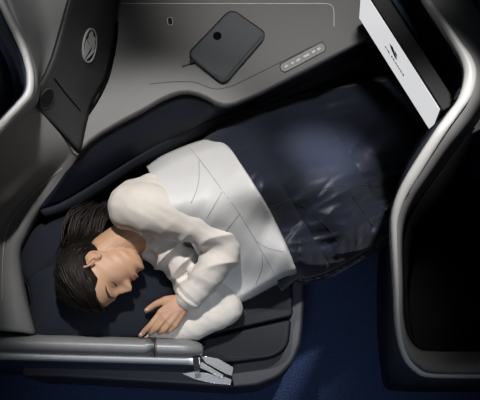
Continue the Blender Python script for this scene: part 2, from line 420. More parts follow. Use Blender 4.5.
# ------------------------------------------------------------------ front and rear privacy walls (pale top trim)
def strip(name, pts_l, pts_r, m, parent, n=70, h=.012):
    """rounded trim between two (px,py,z) edges"""
    A = resample(pxline(pts_l), n); B = resample(pxline(pts_r), n)
    rows = []
    for k in range(9):
        t = k / 8; a = PI * t
        rows.append([A[i].lerp(B[i], .5 - .5 * math.cos(a)) + Vector((0, 0, h * math.sin(a))) for i in range(n)])
    rows.append([p - Vector((0, 0, .012)) for p in B]); rows.append([p - Vector((0, 0, .012)) for p in A]); rows.append(rows[0])
    bm = grid_bm(rows); bmesh.ops.remove_doubles(bm, verts=bm.verts, dist=1e-6)
    bmesh.ops.holes_fill(bm, edges=[e for e in bm.edges if e.is_boundary])
    return from_bm(name, bm, m, parent)
pw = empty('suite_divider', P(400, 250, 0.0), 'curved suite divider wall with pale rim at the foot end, right of the bed', 'divider wall', 'suite dividers')
def zr(y): return 1.10 if y < 140 else 1.10 - .30 * min(1, (y - 140) / 235.0)
oe = [(398, -40), (422, 0), (440, 27), (453, 47), (461, 62), (463.5, 77), (458, 98), (446, 115), (433, 133), (407, 174), (396, 196), (390.5, 216), (390, 236), (393, 290), (394.5, 318), (398, 342), (405, 361), (416, 372.5), (430, 377.5), (480, 378.5), (540, 379)]
ie = [(406, -40), (430.5, 0), (448, 24), (461, 43), (472, 58), (476.5, 74), (472, 95), (460, 113), (445, 134), (420, 174), (406, 197), (398.5, 217), (397, 236), (399, 290), (400, 318), (403, 340), (409, 357), (419, 368), (432, 373), (480, 374), (540, 374.5)]
strip('rim_trim', [(x, y, zr(y)) for x, y in oe], [(x, y, zr(y)) for x, y in ie], M['rim'], pw, n=110)
# outer face: from the rim to the floor, on the bed side
base = [(380, 20, 0), (404, 58, 0), (412, 80, 0), (400, 120, 0), (385, 190, 0), (378, 260, 0), (377, 330, 0), (381, 372, 0), (385, 387, 0), (402, 391.5, 0), (480, 392, 0), (540, 392, 0)]
mid = [(392, -10, .6), (424, 40, .6), (436, 75, .6), (424, 120, .55), (396, 180, .5), (387, 250, .4), (387, 330, .36), (390, 366, .36), (402, 380, .36), (430, 384, .36), (480, 385, .36), (540, 385, .36)]
loft('outer_panel', [[(x + 1.5, y + .5, zr(y) - .008) for x, y in oe], mid, base], M['skirt'], pw, n=110, cross=False, thick=.008)
# inner face: a sloping ledge, then the cavity beyond, its shade painted black
led = [(452, -40, .99), (470, -2, .97), (484, 20, .96), (494, 52, .96), (497, 84, .96), (484, 112, .95), (468, 136, .93), (438, 176, .9), (417, 203, .86), (406, 222, .82), (403, 250, .78), (404, 290, .72), (405, 318, .69), (409, 337, .67), (419, 349, .66), (436, 351.5, .66), (480, 351.5, .66), (540, 352, .66)]
loft('inner_ledge', [[(x - 1, y - .5, zr(y) - .006) for x, y in ie], led], M['shell'], pw, n=110, cross=False, thick=.008)
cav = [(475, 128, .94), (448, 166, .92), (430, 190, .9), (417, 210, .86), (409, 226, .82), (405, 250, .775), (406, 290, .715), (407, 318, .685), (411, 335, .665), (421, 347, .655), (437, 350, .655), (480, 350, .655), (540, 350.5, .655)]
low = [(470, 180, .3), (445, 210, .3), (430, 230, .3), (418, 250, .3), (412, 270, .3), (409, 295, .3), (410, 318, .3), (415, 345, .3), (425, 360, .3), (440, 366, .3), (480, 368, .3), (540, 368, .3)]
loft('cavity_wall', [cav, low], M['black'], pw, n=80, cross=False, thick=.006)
slab('cavity_shade_sheet', [(x, y) for x, y, z in low] + [(560, 150)], .27, .30, M['black'], pw, bevel=0)  # black sheet added over the carpet to keep the cavity dark
# console beyond the wall, upper right
nc = loft('front_console', [
    [(468, -40, .975), (486, 20, .965), (496, 70, .96), (480, 116, .94), (464, 138, .93)],
    [(510, -40, .96), (525, 20, .95), (530, 80, .93), (508, 108, .92), (490, 126, .92)],
    [(560, -40, .95), (560, 20, .94), (560, 70, .92), (560, 108, .92), (530, 120, .9)]], M['frontcon'], None, thick=.02)
tag(nc, 'dark grey console of the suite in front, at the upper right corner', 'console')

rw = empty('suite_divider', P(10, 80, 0.0), 'curved suite divider wall with pale rim at the upper left, behind the headrest shell', 'divider wall', 'suite dividers')
loe = [(-22, -40), (-4, 0), (6, 22), (18, 47), (24, 64), (26.5, 78), (25, 92), (16, 104), (0, 121), (-24, 150), (-40, 190)]
lie = [(-13, -40), (4, 0), (14, 20), (26, 45), (31.5, 63), (34, 78), (32, 95), (22, 108), (0, 132), (-18, 156), (-32, 192)]
strip('rim_trim', [(x, y, 1.08) for x, y in loe], [(x, y, 1.08) for x, y in lie], M['rim'], rw, n=80)
loft('inner_panel', [[(x + 1, y, 1.07) for x, y in loe], [(x - 2, y + 22, .5) for x, y in loe], [(x + 8, y + 44, .02) for x, y in loe]], M['navy_fabric'], rw, n=60, cross=False, thick=.006)
loft('outer_panel', [[(x - .5, y, 1.07) for x, y in lie], [(x + 4, y, 1.02) for x, y in lie], [(x + 6, y + 6, .95) for x, y in lie]], M['shell'], rw, n=60, cross=False, thick=.006)
rs = empty('seat_cushion', P(-10, 80, 0), 'dark navy padded seat cushion beyond the upper left divider wall', 'seat')
for off, z, m in ((0, .62, M['navy_fabric']), (-12, .66, M['navy_vinyl'])):
    bm = bmesh.new(); chain(bm, [P(-60 + off, -30, z), P(-12 + off, 40, z), P(8 + off, 84, z), P(0 + off, 118, z - .04)], [.05] * 4, n=24)
    from_bm('bolster', bm, m, rs)
bm = bmesh.new(); chain(bm, [P(-30, 40, .3), P(-10, 110, .3)], [.2, .2], n=8); from_bm('cushion_base', bm, M['navy_vinyl'], rs)

# ------------------------------------------------------------------ television at the foot end
tv = empty('television', P(420, 60, .7), 'flat television with lit white screen at the foot of the bed', 'television')
bl, br = P(359.3, 18, .80), P(431, 131.5, .80)
tr_ = P(433.5, 105, 1.0); tl_ = P(359.6, -20, 1.0)
ux = (br - bl).normalized(); vy = ((tr_ - br) + (tl_ - bl)) / 2; H = vy.length; vy.normalize(); vy = (vy - ux * vy.dot(ux)).normalized(); nv = ux.cross(vy)
if nv.dot(Vector((-1, -1, 0))) < 0: nv = -nv
W = (br - bl).length
def tvbox(name, x0, x1, y0, y1, z0, z1, m, parent, bevel=.004):
    bm = bmesh.new(); vs = []
    for z in (z0, z1):
        for x, y in ((x0, y0), (x1, y0), (x1, y1), (x0, y1)): vs.append(bm.verts.new(bl + ux * x + vy * y + nv * z))
    for f in ((0, 1, 2, 3), (4, 5, 6, 7), (0, 1, 5, 4), (1, 2, 6, 5), (2, 3, 7, 6), (3, 0, 4, 7)): bm.faces.new([vs[i] for i in f])
    bmesh.ops.recalc_face_normals(bm, faces=bm.faces)
    if bevel: bmesh.ops.bevel(bm, geom=bm.edges[:], offset=bevel, segments=3, affect='EDGES', profile=.5)
    return from_bm(name, bm, m, parent, smooth=False)
tvbox('housing', -.008, W + .010, -.008, H + .006, -.045, -.002, M['plastic'], tv)
scr = tvbox('screen', 0, W, 0, H, -.004, .0005, M['screen'], tv, bevel=0)
scr['label'] = 'bright white screen with small navy logo'
def text_on(name, s, x, y, size, parent, m, spacing=1.0):
    cu = bpy.data.curves.new(name, 'FONT'); cu.body = s; cu.size = size; cu.align_x = 'CENTER'; cu.align_y = 'CENTER'; cu.extrude = .0004; cu.space_character = spacing
    o = bpy.data.objects.new(name, cu); COL.objects.link(o)
    dg = bpy.context.evaluated_depsgraph_get(); dg.update(); me = bpy.data.meshes.new_from_object(o.evaluated_get(dg)); bpy.data.objects.remove(o)
    for v in me.vertices: v.co = bl + ux * (x + v.co.x) + vy * (y + v.co.y) + nv * (.0012 + v.co.z)
    return link(name, me, m, parent, smooth=False)
text_on('lettering', 'AIR FRANCE', W * .475, H * .40, .017, scr, M['ink'], 1.1)
def tvpoly(name, pts, m, parent):
    bm = bmesh.new(); q = [bl + ux * x + vy * y + nv * .0012 for x, y in pts]
    hi = [bm.verts.new(p) for p in q]; lo = [bm.verts.new(p - nv * .001) for p in q]; bm.faces.new(hi); bm.faces.new(lo[::-1]); k = len(q)
    for i in range(k): bm.faces.new((lo[i], lo[(i + 1) % k], hi[(i + 1) % k], hi[i]))
    return from_bm(name, bm, m, parent, smooth=False)
cx, cy = W * .445, H * .62
tvpoly('logo', [(cx - .020, cy + .012), (cx - .004, cy + .020), (cx + .006, cy + .004), (cx + .022, cy - .012), (cx + .012, cy - .020), (cx - .002, cy - .010), (cx - .012, cy - .002)], M['ink'], scr)
tvpoly('logo', [(cx + .004, cy + .018), (cx + .016, cy + .012), (cx + .020, cy), (cx + .010, cy + .004)], M['ink'], scr)
tag(loft('foot_panel', [
    [(404, -40, 1.07), (424, -4, 1.07), (442, 26, 1.07), (455, 47, 1.07), (464, 64, 1.07), (465, 79, 1.07), (459, 99, 1.07)],
    [(386, -40, .97), (402, -8, .97), (420, 22, .965), (436, 48, .96), (449, 70, .955), (455, 84, .95), (452, 103, .95)],
    [(374, -40, .945), (391, -8, .945), (410, 22, .94), (427, 49, .935), (440, 72, .93), (448, 88, .925), (448, 108, .92)],
    [(368, -40, .90), (385, -8, .90), (404, 22, .89), (421, 50, .88), (434, 73, .87), (442, 90, .87), (443, 112, .87)],
    [(360, -20, .5), (380, 10, .5), (396, 40, .5), (412, 68, .5), (424, 90, .5), (432, 106, .5), (436, 124, .5)]], M['bluepanel'], None, thick=.008),
    'glossy navy panel between the television and the pale rim', 'panel')
# ------------------------------------------------------------------ bed
bed = empty('lie_flat_bed', P(170, 250, 0), 'navy leather lie-flat bed with slate outer shell under the sleeping person', 'bed')
shl = [(20, 250), (30, 215), (150, 150), (235, 112), (330, 78), (420, 60), (426, 150), (400, 215), (306, 268), (303, 325), (301, 344), (294, 362), (280, 377), (258, 386), (230, 388.5), (160, 384), (60, 378), (20, 377)]
slab('outer_shell', rounded(shl, 6), .10, .44, M['seatshell'], bed, bevel=.018, seg=4)
slab('pedestal', [(60, 240), (240, 150), (285, 250), (270, 335), (70, 330)], 0, .12, M['black'], bed, bevel=.01)
slab('back_cushion', rounded([(22, 250), (36, 218), (150, 160), (205, 134), (262, 300), (200, 345), (36, 345)], 10), .40, .505, M['leather'], bed, bevel=.025, seg=5)
slab('foot_cushion', rounded([(205, 134), (235, 118), (330, 84), (424, 66), (420, 150), (396, 212), (297, 268), (290, 296), (250, 305)], 8), .40, .50, M['leather'], bed, bevel=.02, seg=5)
slab('seat_cushion', rounded([(215, 280), (291, 268), (293, 316), (180, 342, 4), (180, 300)], 4), .41, .508, M['leather'], bed, bevel=.012, seg=4)
lp = slab('legrest_cushion', rounded([(170, 346), (291.5, 318.5, 6), (288, 356, 26), (226, 364, 10), (170, 360)], 8, 10), .40, .498, M['leather'], bed, bevel=.014, seg=4)
tlp = bvh(lp)
stroke('stitching', tlp, [(286, 324), (284, 340), (276, 352), (262, 356.5), (225, 357)], .0009, M['seam'], lp, n=40)

# ------------------------------------------------------------------ armrest with chrome hinge
arm = empty('armrest', P(100, 350, 0.30), 'satin grey armrest with chrome hinge along the aisle side of the bed', 'armrest')
def arm_line(px0, px1, y0, y1, z): return [P(px0 + (px1 - px0) * t, y0 + (y1 - y0) * t, z) for t in (0, .25, .5, .75, 1)]
# section swept along the rail: rounded top, bright lower lip
def sweep(name, x0, x1, prof, m, n=20, taper=None):
    rows = []
    for k, (dy, z) in enumerate(prof):
        r = []
        for i in range(n):
            t = i / (n - 1); x = x0 + (x1 - x0) * t; yb = 334 + x * .028
            s = 1.0; zz = z
            if taper and t > taper:
                e = (t - taper) / (1 - taper); s = math.sqrt(max(0, 1 - (e * .93) ** 2.4)); zz = .575 + (z - .575) * s
            r.append(P(x, yb + 11 + (dy - 11) * s, zz))
        rows.append(r)
    bm = grid_bm(rows); bmesh.ops.holes_fill(bm, edges=[e for e in bm.edges if e.is_boundary])
    return from_bm(name, bm, m, arm)
prof = [(0, .545), (-.4, .575), (1.2, .60), (4.5, .618), (9, .624), (13.5, .618), (16.5, .604), (18.5, .588), (19, .57)]
sweep('top_pad', -70, 154, prof, M['armtop'], n=24)
sweep('end_cap', 155.2, 204, prof, M['armtop'], n=24, taper=.45)
tube('cap_joint', [P(154.6, 338.3 + d - .2, z - .001) for d, z in prof], .0016, M['seam'], arm, n=24)
sweep('chrome_strip', -70, 200, [(17.5, .588), (19.5, .590), (22.5, .586), (25.2, .576), (25.8, .562), (20, .55), (17.5, .56)], M['strip'], n=24)
sweep('side_panel', -70, 206, [(18, .556), (25.2, .556), (28, .53), (33, .44), (40, .32), (36, .30), (18, .30)], M['bluepanel'], n=24)
def boxpx(name, quad, z0, z1, m, parent, bevel=.002):
    return slab(name, quad, z0, z1, m, parent, bevel=bevel)
hg = slab('hinge_arm', rounded([(200, 355.5), (218, 358.5), (233.5, 367.5), (232, 375.5), (226, 374), (206, 363)], .8), .54, .572, M['chrome'], arm, bevel=.002)
slab('hinge_slot', rounded([(205, 363.5), (226, 374), (232, 376), (231.5, 379.5), (224, 377), (200, 367)], .8), .50, .556, M['plastic'], hg, bevel=.001)
slab('hinge_arm', rounded([(182, 373.6), (196, 371.5), (221, 375.2), (231.5, 379.5), (230.5, 385), (214, 383.5), (196, 379.5)], .8), .52, .556, M['chrome'], arm, bevel=.002)
slab('hinge_link', rounded([(197, 363), (202, 362), (224, 375), (222, 377.5), (198, 367)], .8), .53, .566, M['chrome'], arm, bevel=.002)
slab('hinge_block', rounded([(192, 352), (198, 351), (200, 370), (194, 372)], 1), .50, .590, M['plastic'], arm, bevel=.003)
slab('hinge_mount', rounded([(196, 358), (230, 372), (234, 384), (200, 378)], 2), .44, .53, M['plastic'], arm, bevel=.003)

# ------------------------------------------------------------------ pillows
def cushion(name, outline, z0, z1, m, label, n=96, rings=14, sag=None, wr=.004):
    """soft pillow: closed outline in px on its seam level, domed above and below"""
    zm = (z0 + z1) / 2
    O = resample([P(x, y, zm) for x, y in outline] + [P(*outline[0], zm)], n + 1)[:-1]
    c = sum(O, Vector()) / n
    bm = bmesh.new(); rows = []
    def zat(p, t, sgn):
        h = (1 - t ** 2.6) ** .62
        z = zm + sgn * (z1 - z0) / 2 * h
        if sgn > 0:
            z += wr * noise.noise(p * 11) * 2 * h + wr * .6 * noise.noise(p * 31) * h
            if sag:
                for q, r, d in sag:
                    z -= d * math.exp(-((p.x - q.x) ** 2 + (p.y - q.y) ** 2) / (r * r)) * h
        return z
    for sgn in (1, -1):
        ring = []
        for k in range(rings + 1):
            t = k / rings; t = t ** .7 if True else t
            row = []
            for p in O:
                q = c.lerp(p, max(t, .02)); row.append(Vector((q.x, q.y, zat(q, t, sgn))))
            ring.append(row)
        rows.append(ring)
    seq = rows[0] + rows[1][::-1][1:]
    bm = grid_bm(seq, closed=True); bmesh.ops.holes_fill(bm, edges=[e for e in bm.edges if e.is_boundary])
    o = from_bm(name, bm, m); o['label'] = label; o['category'] = 'pillow'
    L = [p.copy() for p in O]
    tube('piping', L + [L[0]], .0022, m, o, n=n, seg=6)
    return o
hp = P(97, 270, .62)
cushion('pillow', [(31, 300), (27, 274), (34, 262), (58, 252), (100, 246), (140, 250), (155, 262), (170, 286), (172, 300), (158, 312), (148, 336), (100, 341), (60, 342), (33, 340)], .50, .605, M['pillow'],
        'large navy pillow under the sleeping head, in front of the face', sag=[(hp, .09, .03)])
cushion('pillow', [(19, 252), (27, 234), (44, 222), (72, 212), (100, 205), (116, 214), (118, 240), (92, 262), (60, 276), (30, 284), (22, 272)], .50, .60, M['pillow'],
        'smaller navy pillow tucked behind the hair against the grey shell', sag=[(P(85, 245, .6), .07, .02)])

# ------------------------------------------------------------------ person
U = Vector((-.69, -.72, 0)).normalized(); F = Vector((.72, -.69, 0)).normalized()
Lf = U.cross(F)                                   # her left side, facing up
rot = Matrix.Rotation(math.radians(6), 3, U)      # face rolled a little towards the pillow
F = rot @ F; Lf = rot @ Lf
HO = P(98, 268, .668)
def hw(x, y, z): return HO + (Lf * x + F * y + U * z) * .95
def lerp_tab(tab, z):
    if z <= tab[0][0]: return tab[0][1]
    for (a, va), (b, vb) in zip(tab, tab[1:]):
        if z <= b:
            t = (z - a) / (b - a); t = t * t * (3 - 2 * t); return va + (vb - va) * t
    return tab[-1][1]
front_t = [(-.112, .060), (-.104, .082), (-.092, .096), (-.078, .095), (-.066, .097), (-.055, .101), (-.044, .098), (-.03, .096), (-.01, .094), (.012, .0945), (.030, .101), (.06, .099), (.085, .086), (.105, .062), (.12, .03), (.13, .0)]
back_t = [(-.112, .03), (-.09, -.01), (-.06, -.03), (-.03, -.062), (0, -.082), (.03, -.092), (.06, -.09), (.09, -.072), (.11, -.045), (.13, -.01)]
wid_t = [(-.112, .018), (-.10, .034), (-.08, .048), (-.055, .056), (-.03, .062), (0, .068), (.03, .073), (.06, .073), (.09, .060), (.11, .040), (.13, .006)]
nose_t = [(-.040, 0.0), (-.034, .010), (-.028, .022), (-.02, .0285), (-.012, .026), (0, .018), (.014, .0095), (.026, .003), (.04, 0)]
def g(x, s): return math.exp(-(x / s) ** 2)
def head_pt(th, z, grow=0.0, features=True):
    f = lerp_tab(front_t, z) + grow; b = lerp_tab(back_t, z) - grow; wd = lerp_tab(wid_t, z) + grow
    c = b + (f - b) * .45
    s, co = math.sin(th), math.cos(th)
    e = .86 if co > 0 else 1.0
    x = wd * math.copysign(abs(s) ** e, s); y = c + ((f - c) if co > 0 else (c - b)) * math.copysign(abs(co) ** e, co)
    if features and co > 0:
        y += lerp_tab(nose_t, z) * g(x, .0085 + .006 * g(z + .026, .012))
        y += .006 * g(z + .027, .008) * g(abs(x) - .012, .006)                        # nostril wings
        y -= .013 * g(abs(x) - .031, .017) * g(z - .010, .013)                         # eye sockets
        y += .0075 * g(abs(x) - .032, .012) * g(z - .008, .0085)                        # closed lids
        y -= .0018 * g(abs(x) - .032, .012) * g(z - .001, .002)
        y += .005 * g(abs(x) - .028, .02) * g(z - .029, .009)                           # brow
        y += .0065 * g(x, .019) * g(z + .050, .0045) + .0075 * g(x, .017) * g(z + .061, .005)   # lips
        y -= .004 * g(x, .022) * g(z + .0555, .0022)
        y -= .004 * g(x, .02) * g(z + .073, .006)
        y += .006 * g(x, .02) * g(z + .091, .011)                                       # chin
        x += math.copysign(.004, x) * g(abs(x) - .052, .02) * g(z + .012, .02)          # cheekbone
    return (x, y, z)
bm = bmesh.new()
NZ, NT = 110, 120
rows = []
for k in range(NZ + 1):
    z = -.112 + .242 * (k / NZ)
    rows.append([bm.verts.new(hw(*head_pt(2 * PI * i / NT, z))) for i in range(NT)])
for a, b in zip(rows, rows[1:]):
    for i in range(NT): bm.faces.new((a[i], a[(i + 1) % NT], b[(i + 1) % NT], b[i]))
bm.faces.new(rows[0][::-1]); bm.faces.new(rows[-1])
# ears
for sd in (1, -1):
    e = []
    for k in range(15):
        a = math.radians(-100 + 290 * k / 14)
        e.append(hw(sd * (.071 + .012 * max(0, -math.cos(a + .4)) + .004), -.006 - .017 * math.cos(a) * -1 * -1 - .003, .002 + .029 * math.sin(a) ))
    tube_into(bm, resample(e, 30), [.0042] * 30, seg=8)
    chain(bm, [hw(sd * .068, -.006, .02), hw(sd * .072, -.010, 0), hw(sd * .070, -.004, -.02)], [.009, .010, .007], n=10, seg=10)
    chain(bm, [hw(sd * .071, .004, -.018), hw(sd * .073, .003, -.027)], [.006, .006], n=6, seg=10)
# neck, torso, limbs (clothes cover most of it)
NB = P(150, 226, .665)
chain(bm, [hw(0, -.012, -.03), hw(0, -.014, -.075), NB], [.054, .050, .056], n=20, seg=20)
LS, LE, LW = P(140, 206, .775), P(229, 239, .705), P(186, 300, .632)
RS, RE, RW = P(168, 252, .585), P(226, 309, .552), P(160, 334, .545)
HIP, CH = P(262, 182, .635), P(165, 215, .66)
chain(bm, [P(150, 218, .665), CH, P(210, 200, .645), HIP], [.085, .10, .085, .09], n=24, seg=24, flat=(1.25, .8))
chain(bm, [LS, LE, LW], [.042, .034, .026], n=24)
chain(bm, [RS, RE, RW], [.036, .028, .025], n=24)
LK, LA = P(330, 190, .60), P(398, 136, .545)
RK, RA = P(322, 212, .555), P(392, 146, .535)
chain(bm, [P(262, 186, .65), LK], [.065, .045], n=16); chain(bm, [LK, LA, P(414, 122, .54)], [.045, .03, .026], n=20)
chain(bm, [P(262, 190, .585), RK], [.06, .042], n=16); chain(bm, [RK, RA, P(408, 132, .53)], [.04, .028, .025], n=20)
# left hand, back of the hand up, thumb to the upper left
wr = P(182.5, 300, .633)
mcp = {'i': P(160.5, 313, .628), 'm': P(165, 318.5, .630), 'r': P(170, 322.5, .626), 'p': P(174.5, 325, .618)}
for k, f in mcp.items():
    chain(bm, [wr.lerp(f, .0) + (f - mcp['m']) * .5, f], [.0155, .0115], n=10, seg=12)
chain(bm, [P(186, 302, .633), P(176, 307, .632), P(168, 315, .629)], [.020, .022, .018], n=12, seg=16, flat=(.62, 1.15))
fing = {
 'i': [mcp['i'], P(150.5, 325, .622), P(144.5, 331, .610), P(140.5, 335.5, .598)],
 'm': [mcp['m'], P(157, 327.5, .623), P(152, 332, .606), P(149.5, 333.5, .592)],
 'r': [mcp['r'], P(164.5, 329.5, .620), P(160, 332.5, .602), P(158.5, 332, .588)],
 'p': [mcp['p'], P(170.5, 330, .612), P(167, 332, .598), P(165, 331.5, .586)],
 't': [P(176, 300, .628), P(167.5, 300, .624), P(158.5, 303, .618), P(152, 306.5, .611), P(146.5, 310.5, .606)]}
rad = {'i': [.0098, .0086, .0078, .0066], 'm': [.0098, .0086, .0078, .0066], 'r': [.0094, .0082, .0074, .0062], 'p': [.0086, .0074, .0066, .0056], 't': [.015, .0125, .0105, .0092, .0075]}
for k, f in fing.items(): chain(bm, f, rad[k], n=22, seg=12)
# right hand, tucked beneath the pillow edge
chain(bm, [RW, P(146, 337, .54)], [.024, .026], n=8, flat=(.6, 1.1))
for dx, dy in ((0, 0), (2, 2.5), (5, 5), (-1, -3)):
    chain(bm, [P(147 + dx, 336 + dy * .6, .538), P(137 + dx, 337 + dy, .535), P(128 + dx, 338 + dy, .528)], [.009, .008, .0065], n=12, seg=10)
chain(bm, [P(150, 333, .542), P(143, 329, .542), P(137, 329, .538)], [.012, .010, .008], n=10, seg=10)
me = remesh(bm, .0026, 2, .5)
me.name = 'person'
person = link('person', me, M['skin'])
tag(person, 'person asleep on their side in a cream sweater, one hand resting on the navy pillow', 'person')
tp = bvh(person)

# face details
def face_stroke(name, pts, r, m, lift=.0003, n=16):
    q = []
    for x, y, z in resample([Vector(p) for p in pts], n):
        q0 = hw(x, .16, z); loc, nor, i, d = tp.ray_cast(q0, -F)
        if loc is not None: q.append(loc + F * lift)
    bm = bmesh.new(); k = len(q)
    tube_into(bm, q, [r * (.35 + .65 * math.sin(PI * (i + .5) / k)) for i in range(k)], seg=8)
    return from_bm(name, bm, m, person)
for s in (1, -1):
    face_stroke('eyebrow', [(s * .016, 0, .030), (s * .030, 0, .036), (s * .046, 0, .031), (s * .052, 0, .024)], .0034, M['brow'])
    face_stroke('eyelashes', [(s * .018, 0, .003), (s * .028, 0, -.001), (s * .038, 0, -.0005), (s * .046, 0, .004)], .0014, M['brow'], lift=.0006)
up_l = face_stroke('lips', [(-.021, 0, -.0545), (-.008, 0, -.050), (0, 0, -.0515), (.008, 0, -.050), (.021, 0, -.0545)], .0034, M['lip'], lift=-.0012)
face_stroke('lips', [(-.020, 0, -.0555), (-.008, 0, -.061), (.008, 0, -.061), (.020, 0, -.0555)], .0036, M['lip'], lift=-.0012)
up_l['label'] = 'rose lips'
def nail(tip, prev, r):
    d = (tip - prev).normalized(); c = tip - d * .001
    loc, nor, i, dd = tp.ray_cast(c + Vector((0, 0, .05)), Vector((0, 0, -1)))
    if loc is None: return
    b = nor.cross(d).normalized(); a = b.cross(nor).normalized()
    bm = bmesh.new(); up = [bm.verts.new(loc + nor * .0006 + a * math.cos(t) * r * 1.3 + b * math.sin(t) * r) for t in [2 * PI * k / 14 for k in range(14)]]
    dn = [bm.verts.new(v.co - nor * .0012) for v in up]; bm.faces.new(up); bm.faces.new(dn[::-1])
    for i in range(14): bm.faces.new((up[i], up[(i + 1) % 14], dn[(i + 1) % 14], dn[i]))
    from_bm('fingernail', bm, M['nail'], person)
for k in 'it': nail(fing[k][-1], fing[k][-2], .0046)

# sweater
bm = bmesh.new()
chain(bm, [P(152, 212, .668), P(168, 210, .665), P(212, 200, .655), P(250, 188, .635)], [.095, .107, .086, .082], n=28, seg=28, flat=(1.22, .86))
chain(bm, [P(132, 208, .745), P(150, 210, .765), P(190, 222, .735), P(230, 238, .702)], [.068, .072, .062, .052], n=26, seg=24)
chain(bm, [P(230, 238, .702), P(216, 262, .68), P(198, 286, .652), P(189, 297, .638)], [.052, .051, .046, .041], n=22, seg=24)
chain(bm, [P(136, 206, .70), P(152, 206, .70)], [.078, .095], n=8, seg=20)
chain(bm, [P(165, 246, .60), P(195, 276, .58), P(226, 306, .558)], [.066, .058, .046], n=22, seg=24)
chain(bm, [P(226, 308, .556), P(196, 322, .552), P(166, 333, .547), P(158, 335.5, .546)], [.050, .050, .040, .034], n=22, seg=24)
chain(bm, [P(188, 284, .59), P(206, 312, .555)], [.052, .05], n=10, seg=20)
chain(bm, [P(142, 232, .63), P(158, 246, .60)], [.05, .06], n=10, seg=20)
chain(bm, [P(156, 236, .68), P(178, 258, .63)], [.05, .055], n=10, seg=20)
me = remesh(bm, .0038, 26, .5)
me.name = 'sweater'
elb = P(222, 245, .70); pit = P(168, 250, .66); cuff = P(194, 292, .645); sh = P(140, 232, .70); relb = P(215, 305, .56)
fold_sets = [(elb, .07, Vector((.35, -.9, .2)), 120, .012), (pit, .085, Vector((.75, -.55, -.3)), 115, .016), (cuff, .05, Vector((-.5, -.85, 0)), 170, .002), (sh, .055, Vector((.8, .55, 0)), 130, .013), (relb, .06, Vector((.8, .3, 0)), 90, .003), (P(185, 290, .60), .08, Vector((.7, .6, 0)), 110, .008)]
me.update()
nrm = [v.normal.copy() for v in me.vertices]
for v, nn in zip(me.vertices, nrm):
    d = .003 * noise.noise(Vector((v.co.x * 10 + v.co.y * 22, v.co.y * 10, v.co.z * 20))) + .0018 * noise.noise(Vector((v.co.x * 30 + v.co.y * 50, v.co.y * 20, v.co.z * 40)))
    for c, r, dr, kf, am in fold_sets:
        q = v.co - c; e = math.exp(-q.length_squared / (r * r))
        if e > .02:
            ph = q.dot(dr.normalized()) * kf + 2.2 * noise.noise(v.co * 9 + Vector((3, 1, 7)))
            d += am * e * (1 - 2 * abs(math.sin(ph * .5)) ** .8)
    v.co += nn * d
sw = link('sweater', me, M['sweater'], person)
sw['label'] = 'cream knitted sweater'
# cuff and collar bands
def ring_band(name, c, axis, r, rr, m, parent, flat=1.0):
    axis = axis.normalized(); a = axis.orthogonal().normalized(); b = axis.cross(a)
    pts = [c + a * math.cos(2 * PI * k / 40) * r + b * math.sin(2 * PI * k / 40) * r * flat for k in range(41)]
    return tube(name, pts, rr, m, parent, n=60, seg=8, axis=tuple(axis), flat=(1.8, 1))
ring_band('cuff', P(188.6, 297.6, .637), LW - P(216, 262, .68), .0385, .0035, M['sweater'], sw)

# hair: cap following the skull plus many locks swept back and up past the ear
hair_bm = bmesh.new()
def hairline(th):            # lowest head height (local z) that carries hair in direction th (0 = face)
    a = abs((th + PI) % (2 * PI) - PI)
    return lerp_tab([(0, .078), (.55, .072), (.9, .052), (1.15, .022), (1.4, .018), (1.75, -.01), (2.2, -.05), (PI, -.07)], a)
rows = []
NZH = 46
for k in range(NZH + 1):
    r = []
    for i in range(120):
        th = 2 * PI * i / 120; z0 = hairline(th); t = k / NZH; z = z0 + (.1305 - z0) * t
        x, y, zz = head_pt(th, z, .014 * min(1, t * 5 + .08), False)
        p = hw(x, y, zz + .010 * t * t)
        p += (p - hw(0, 0, .02)).normalized() * .003 * noise.noise(Vector((th * 9, z * 8, 0)))
        r.append(p)
    rows.append(r)
V = [[hair_bm.verts.new(p) for p in r] for r in rows]
for a, b in zip(V, V[1:]):
    for i in range(120): hair_bm.faces.new((a[i], a[(i + 1) % 120], b[(i + 1) % 120], b[i]))
hair_bm.faces.new(V[-1])
# locks: from the hairline round the skull to the nape, the longer ones on over the pillow
def lock(th0, u, long):
    z0 = min(hairline(th0) + .002 + u * .05, .118)
    thn = random.uniform(2.1, 2.9) if th0 > -.1 else random.uniform(2.7, 3.4)
    zn = random.uniform(-.05, .03); g0 = .0095 + .011 * random.random(); pts = []
    for j in range(10):
        t = j / 9; th = th0 + (thn - th0) * t
        z = min(.126, z0 + (zn - z0) * t ** 1.6 + .035 * math.sin(PI * t) * (1 if z0 < .09 else .25))
        lift_ = g0 * min(1, .25 + t * 3) + .005 * math.sin(PI * t)
        x, y, zz = head_pt(th, z, lift_, False); pts.append(hw(x, y, zz + .006 * max(0, (z - .09) / .04)))
    if long:
        a = random.random(); b = random.random(); zt = .59 + .05 * random.random()
        pts = pts[:-1] + [P(70 + 30 * a, 232 + 8 * b, zt + .015), P(74 + 34 * a, 212 + 10 * b, zt), P(82 + 34 * a + 8 * b, 200 + 12 * b, zt - .015)]
    N_ = 34; r0 = random.uniform(.0011, .0024); q = resample(pts, N_)
    sd = random.random() * 50
    q = [p + Vector((noise.noise(p * 16 + Vector((sd, 0, 0))), noise.noise(p * 16 + Vector((0, sd, 0))), 0)) * .003 * (i / N_) for i, p in enumerate(q)]
    tube_into(hair_bm, q, [r0 * max(.08, min(1, i / 8) * min(1, (N_ - 1 - i) / 9)) for i in range(N_)], seg=6, caps=False)
for k in range(520): lock(random.uniform(-.9, 1.75), random.random(), k % 3 != 0)
